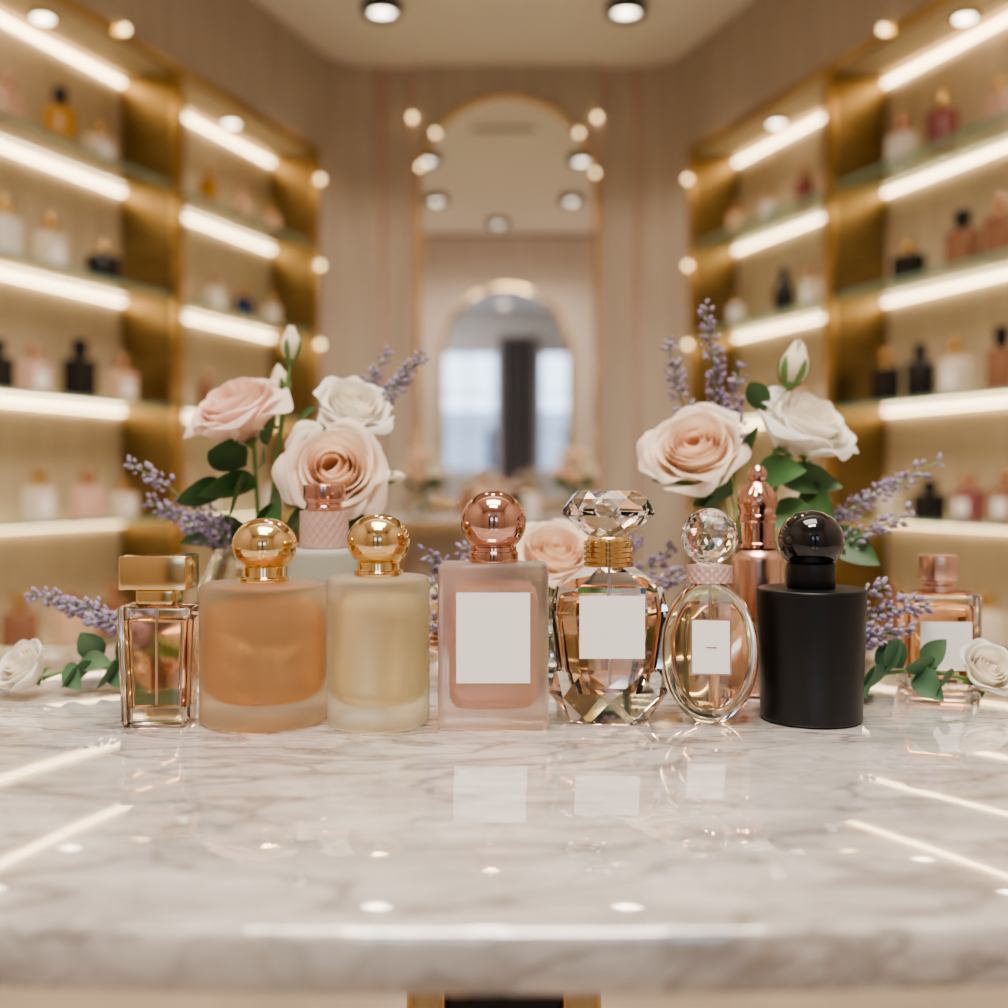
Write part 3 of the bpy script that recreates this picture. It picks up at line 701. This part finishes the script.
lavender(lv,(vx,vy,S+.02),(.08,.80,Zc(.08)),(.098,.80,Zc(.098)),rng,18,frac=.3)
for k in range(14):
    a=k*2.4; leaf(lf,(vx+.02*cos(a),vy+.02*sin(a)-.01,Zc(.05)),(cos(a),sin(a)*.6-.2,.25),.042,.022,M_green,1)
st.build('stems',par); lf.build('leaves',par,ang=180); lv.build('lavender',par,ang=180)
# loose sprays on the counter
def spray(nm):
    return empty(nm),MB(),MB(),MB()
par,st,lf,lv=spray('rose_spray')
b=rose('white_rose',par,(-.309,.708,Zc(.0205)),(-.40,-.65,.62),.0200,M_pwh,18,0,.75,tall=1.1,seed=31)
tube(st,bez(b,(-.27,.73,Zc(.024)),(-.215,.740,Zc(.006)),12),.0014,M_stem,7)
for (x,y,z,dx,dy,dz,L,w,ro) in [(-.288,.722,.018,.5,-.5,-.30,.026,.015,1.1),(-.280,.726,.020,.8,-.3,.1,.026,.015,1.0),(-.268,.730,.020,-.35,-.3,.8,.026,.018,1.3),(-.262,.730,.018,.7,-.5,-.35,.028,.018,1.1),
   (-.258,.732,.019,.5,-.3,.7,.026,.018,1.2),(-.252,.733,.017,-.3,-.8,-.25,.030,.019,1.0),(-.248,.734,.016,.9,-.3,-.2,.030,.019,1.1),(-.240,.736,.015,.1,-.3,.9,.030,.019,1.2),(-.235,.735,.012,.6,-.7,-.1,.032,.019,.9),(-.27,.726,.018,-.5,-.7,-.3,.026,.017,1.0)]:
    leaf(lf,(x,y,Zc(z)),(dx,dy,dz),L,w,M_euc,ro,.1)
lavender(lv,(-.205,.740,Zc(.006)),(-.25,.745,Zc(.050)),(-.316,.735,Zc(.063)),rng,24,frac=.38)
lavender(lv,(-.205,.745,Zc(.006)),(-.25,.75,Zc(.040)),(-.300,.745,Zc(.056)),rng,22,frac=.38)
lavender(lv,(-.205,.735,Zc(.006)),(-.235,.735,Zc(.045)),(-.275,.725,Zc(.048)),rng,20,frac=.38)
st.build('stems',par); lf.build('leaves',par,ang=180); lv.build('lavender',par,ang=180)
par,st,lf,lv=spray('rose_spray')
b=rose('white_rose',par,(.303,.690,Zc(.0205)),(.10,-.75,.62),.0205,M_pwh,18,0,.8,tall=1.1,seed=33)
tube(st,bez(b,(.27,.705,Zc(.026)),(.215,.720,Zc(.006)),12),.0014,M_stem,7)
for (x,y,z,dx,dy,dz,L,w,ro) in [(.286,.698,.018,-.6,-.5,-.3,.024,.014,1.1),(.276,.700,.020,-.8,-.3,.15,.026,.016,1.0),(.268,.702,.020,.4,-.3,.8,.026,.017,1.2),(.262,.704,.018,.3,-.7,-.35,.028,.018,1.0),(.256,.706,.019,-.4,-.3,.8,.026,.018,1.2),
   (.248,.708,.017,-.8,-.4,-.25,.030,.019,1.1),(.242,.710,.017,.4,-.3,.8,.028,.018,1.2),(.236,.712,.015,-.3,-.8,-.2,.032,.019,.9),(.230,.714,.014,-.3,-.3,.9,.030,.018,1.2)]:
    leaf(lf,(x,y,Zc(z)),(dx,dy,dz),L,w,M_euc,ro,.1)
lavender(lv,(.205,.735,Zc(.006)),(.225,.73,Zc(.060)),(.282,.715,Zc(.058)),rng,22,frac=.38)
lavender(lv,(.205,.730,Zc(.006)),(.220,.72,Zc(.040)),(.265,.705,Zc(.045)),rng,20,frac=.38)
lavender(lv,(.205,.735,Zc(.006)),(.215,.73,Zc(.060)),(.250,.72,Zc(.070)),rng,18,frac=.38)
st.build('stems',par); lf.build('leaves',par,ang=180); lv.build('lavender',par,ang=180)

# ------------------------------------------------------------------ console below mirror
par=empty('marble_console_table',(0,4.48,0))
mb=MB(); rbox(mb,.94,.32,.872,.9,M_marble,.01,.004); mb.build('marble_top',par)
mb=MB()
for x in (-.43,.43):
    for y in (-.13,.13): box(mb,x-.012,x+.012,y-.012,y+.012,0.0005,.8715,M_gold)
box(mb,-.43,.43,-.135,-.125,.84,.8715,M_gold); box(mb,-.43,.43,.125,.135,.84,.8715,M_gold)
mb.build('gold_legs',par)
for cx,cy,ms,sd in ((-.33,4.45,(M_pch,M_pwh,M_ppk),41),(.29,4.45,(M_ppk,M_pwh,M_pch),51)):
    par=empty('small_rose_vase'); vase(par,cx,cy,.045,.10,.035); st=MB(); lf=MB()
    k=0
    for dx,dy,dz in ((-.055,-.03,.185),(.055,-.035,.18),(0,-.05,.235),(-.035,.03,.25),(.04,.03,.245),(-.01,-.06,.155)):
        b=rose('rose',par,(cx+dx,cy+dy,ZT+dz),(dx*10,dy*12-.2,.6),.034,ms[k%3],14,seed=sd+k); stem(st,b,cx,cy,.10); k+=1
    for q in range(26):
        a=q*2.4; leaf(lf,(cx+.02*cos(a),cy+.02*sin(a),ZT+.11),(cos(a),sin(a),.6+.6*(q%3)),.075,.045,M_green,1)
    st.build('stems',par); lf.build('leaves',par,ang=180)
mb=MB(); 
for x,k,w,h,bc,cc in ((-.155,'b',.055,.13,'brown','gold'),(-.09,'r',.055,.18,'peach','gold'),(-.02,'b',.06,.15,'pink','cop'),(.05,'r',.05,.12,'black','cop'),(.11,'b',.055,.13,'white','gold')):
    shelf_bottle(mb,T(x,4.40,ZT+.0006),k,w,h,bc,cc,0)
mb.build('console_perfume_bottles')

# ------------------------------------------------------------------ lights
def area(name,loc,target,sx,sy,e,col):
    L=D.lights.new(name,'AREA'); L.shape='RECTANGLE'; L.size=sx; L.size_y=sy; L.energy=e; L.color=col
    o=D.objects.new(name,L); C.collection.objects.link(o); o.location=loc
    o.rotation_mode='QUATERNION'; o.rotation_quaternion=(Vector(target)-Vector(loc)).to_track_quat('-Z','Y'); return o
area('key_softbox',(0,.35,3.48),(0,.7,.9),1.5,.9,42,(1,.905,.81))  # added key light above the counter, kept out of the mirror; no real fixture
area('front_fill',(0,-.55,3.46),(0,.64,.95),1.0,.4,42,(1,.91,.82))  # added unseen fill that brightens bottle fronts and labels
area('vestibule_lamp',(-1.0,-2.6,2.9),(0,-2.6,1.5),.5,.8,16,(.97,.96,1))
w=D.worlds.new('sky'); C.scene.world=w; w.use_nodes=True
w.node_tree.nodes['Background'].inputs[0].default_value=(.62,.78,1,1); w.node_tree.nodes['Background'].inputs[1].default_value=2.6

# ------------------------------------------------------------------ camera
cam=D.cameras.new('camera'); co=D.objects.new('camera',cam); C.collection.objects.link(co); C.scene.camera=co
co.location=(0,0,EYE); co.rotation_euler=(pi/2,0,0); cam.sensor_width=36; cam.lens=36*1100/1008; cam.shift_y=-24/1008
cam.clip_start=.01; cam.dof.use_dof=True; cam.dof.focus_distance=.628; cam.dof.aperture_fstop=3.8
C.scene.view_settings.view_transform='AgX'
try: C.scene.view_settings.look='AgX - Medium High Contrast'
except Exception as ex: print(ex)
C.scene.view_settings.exposure=0.45
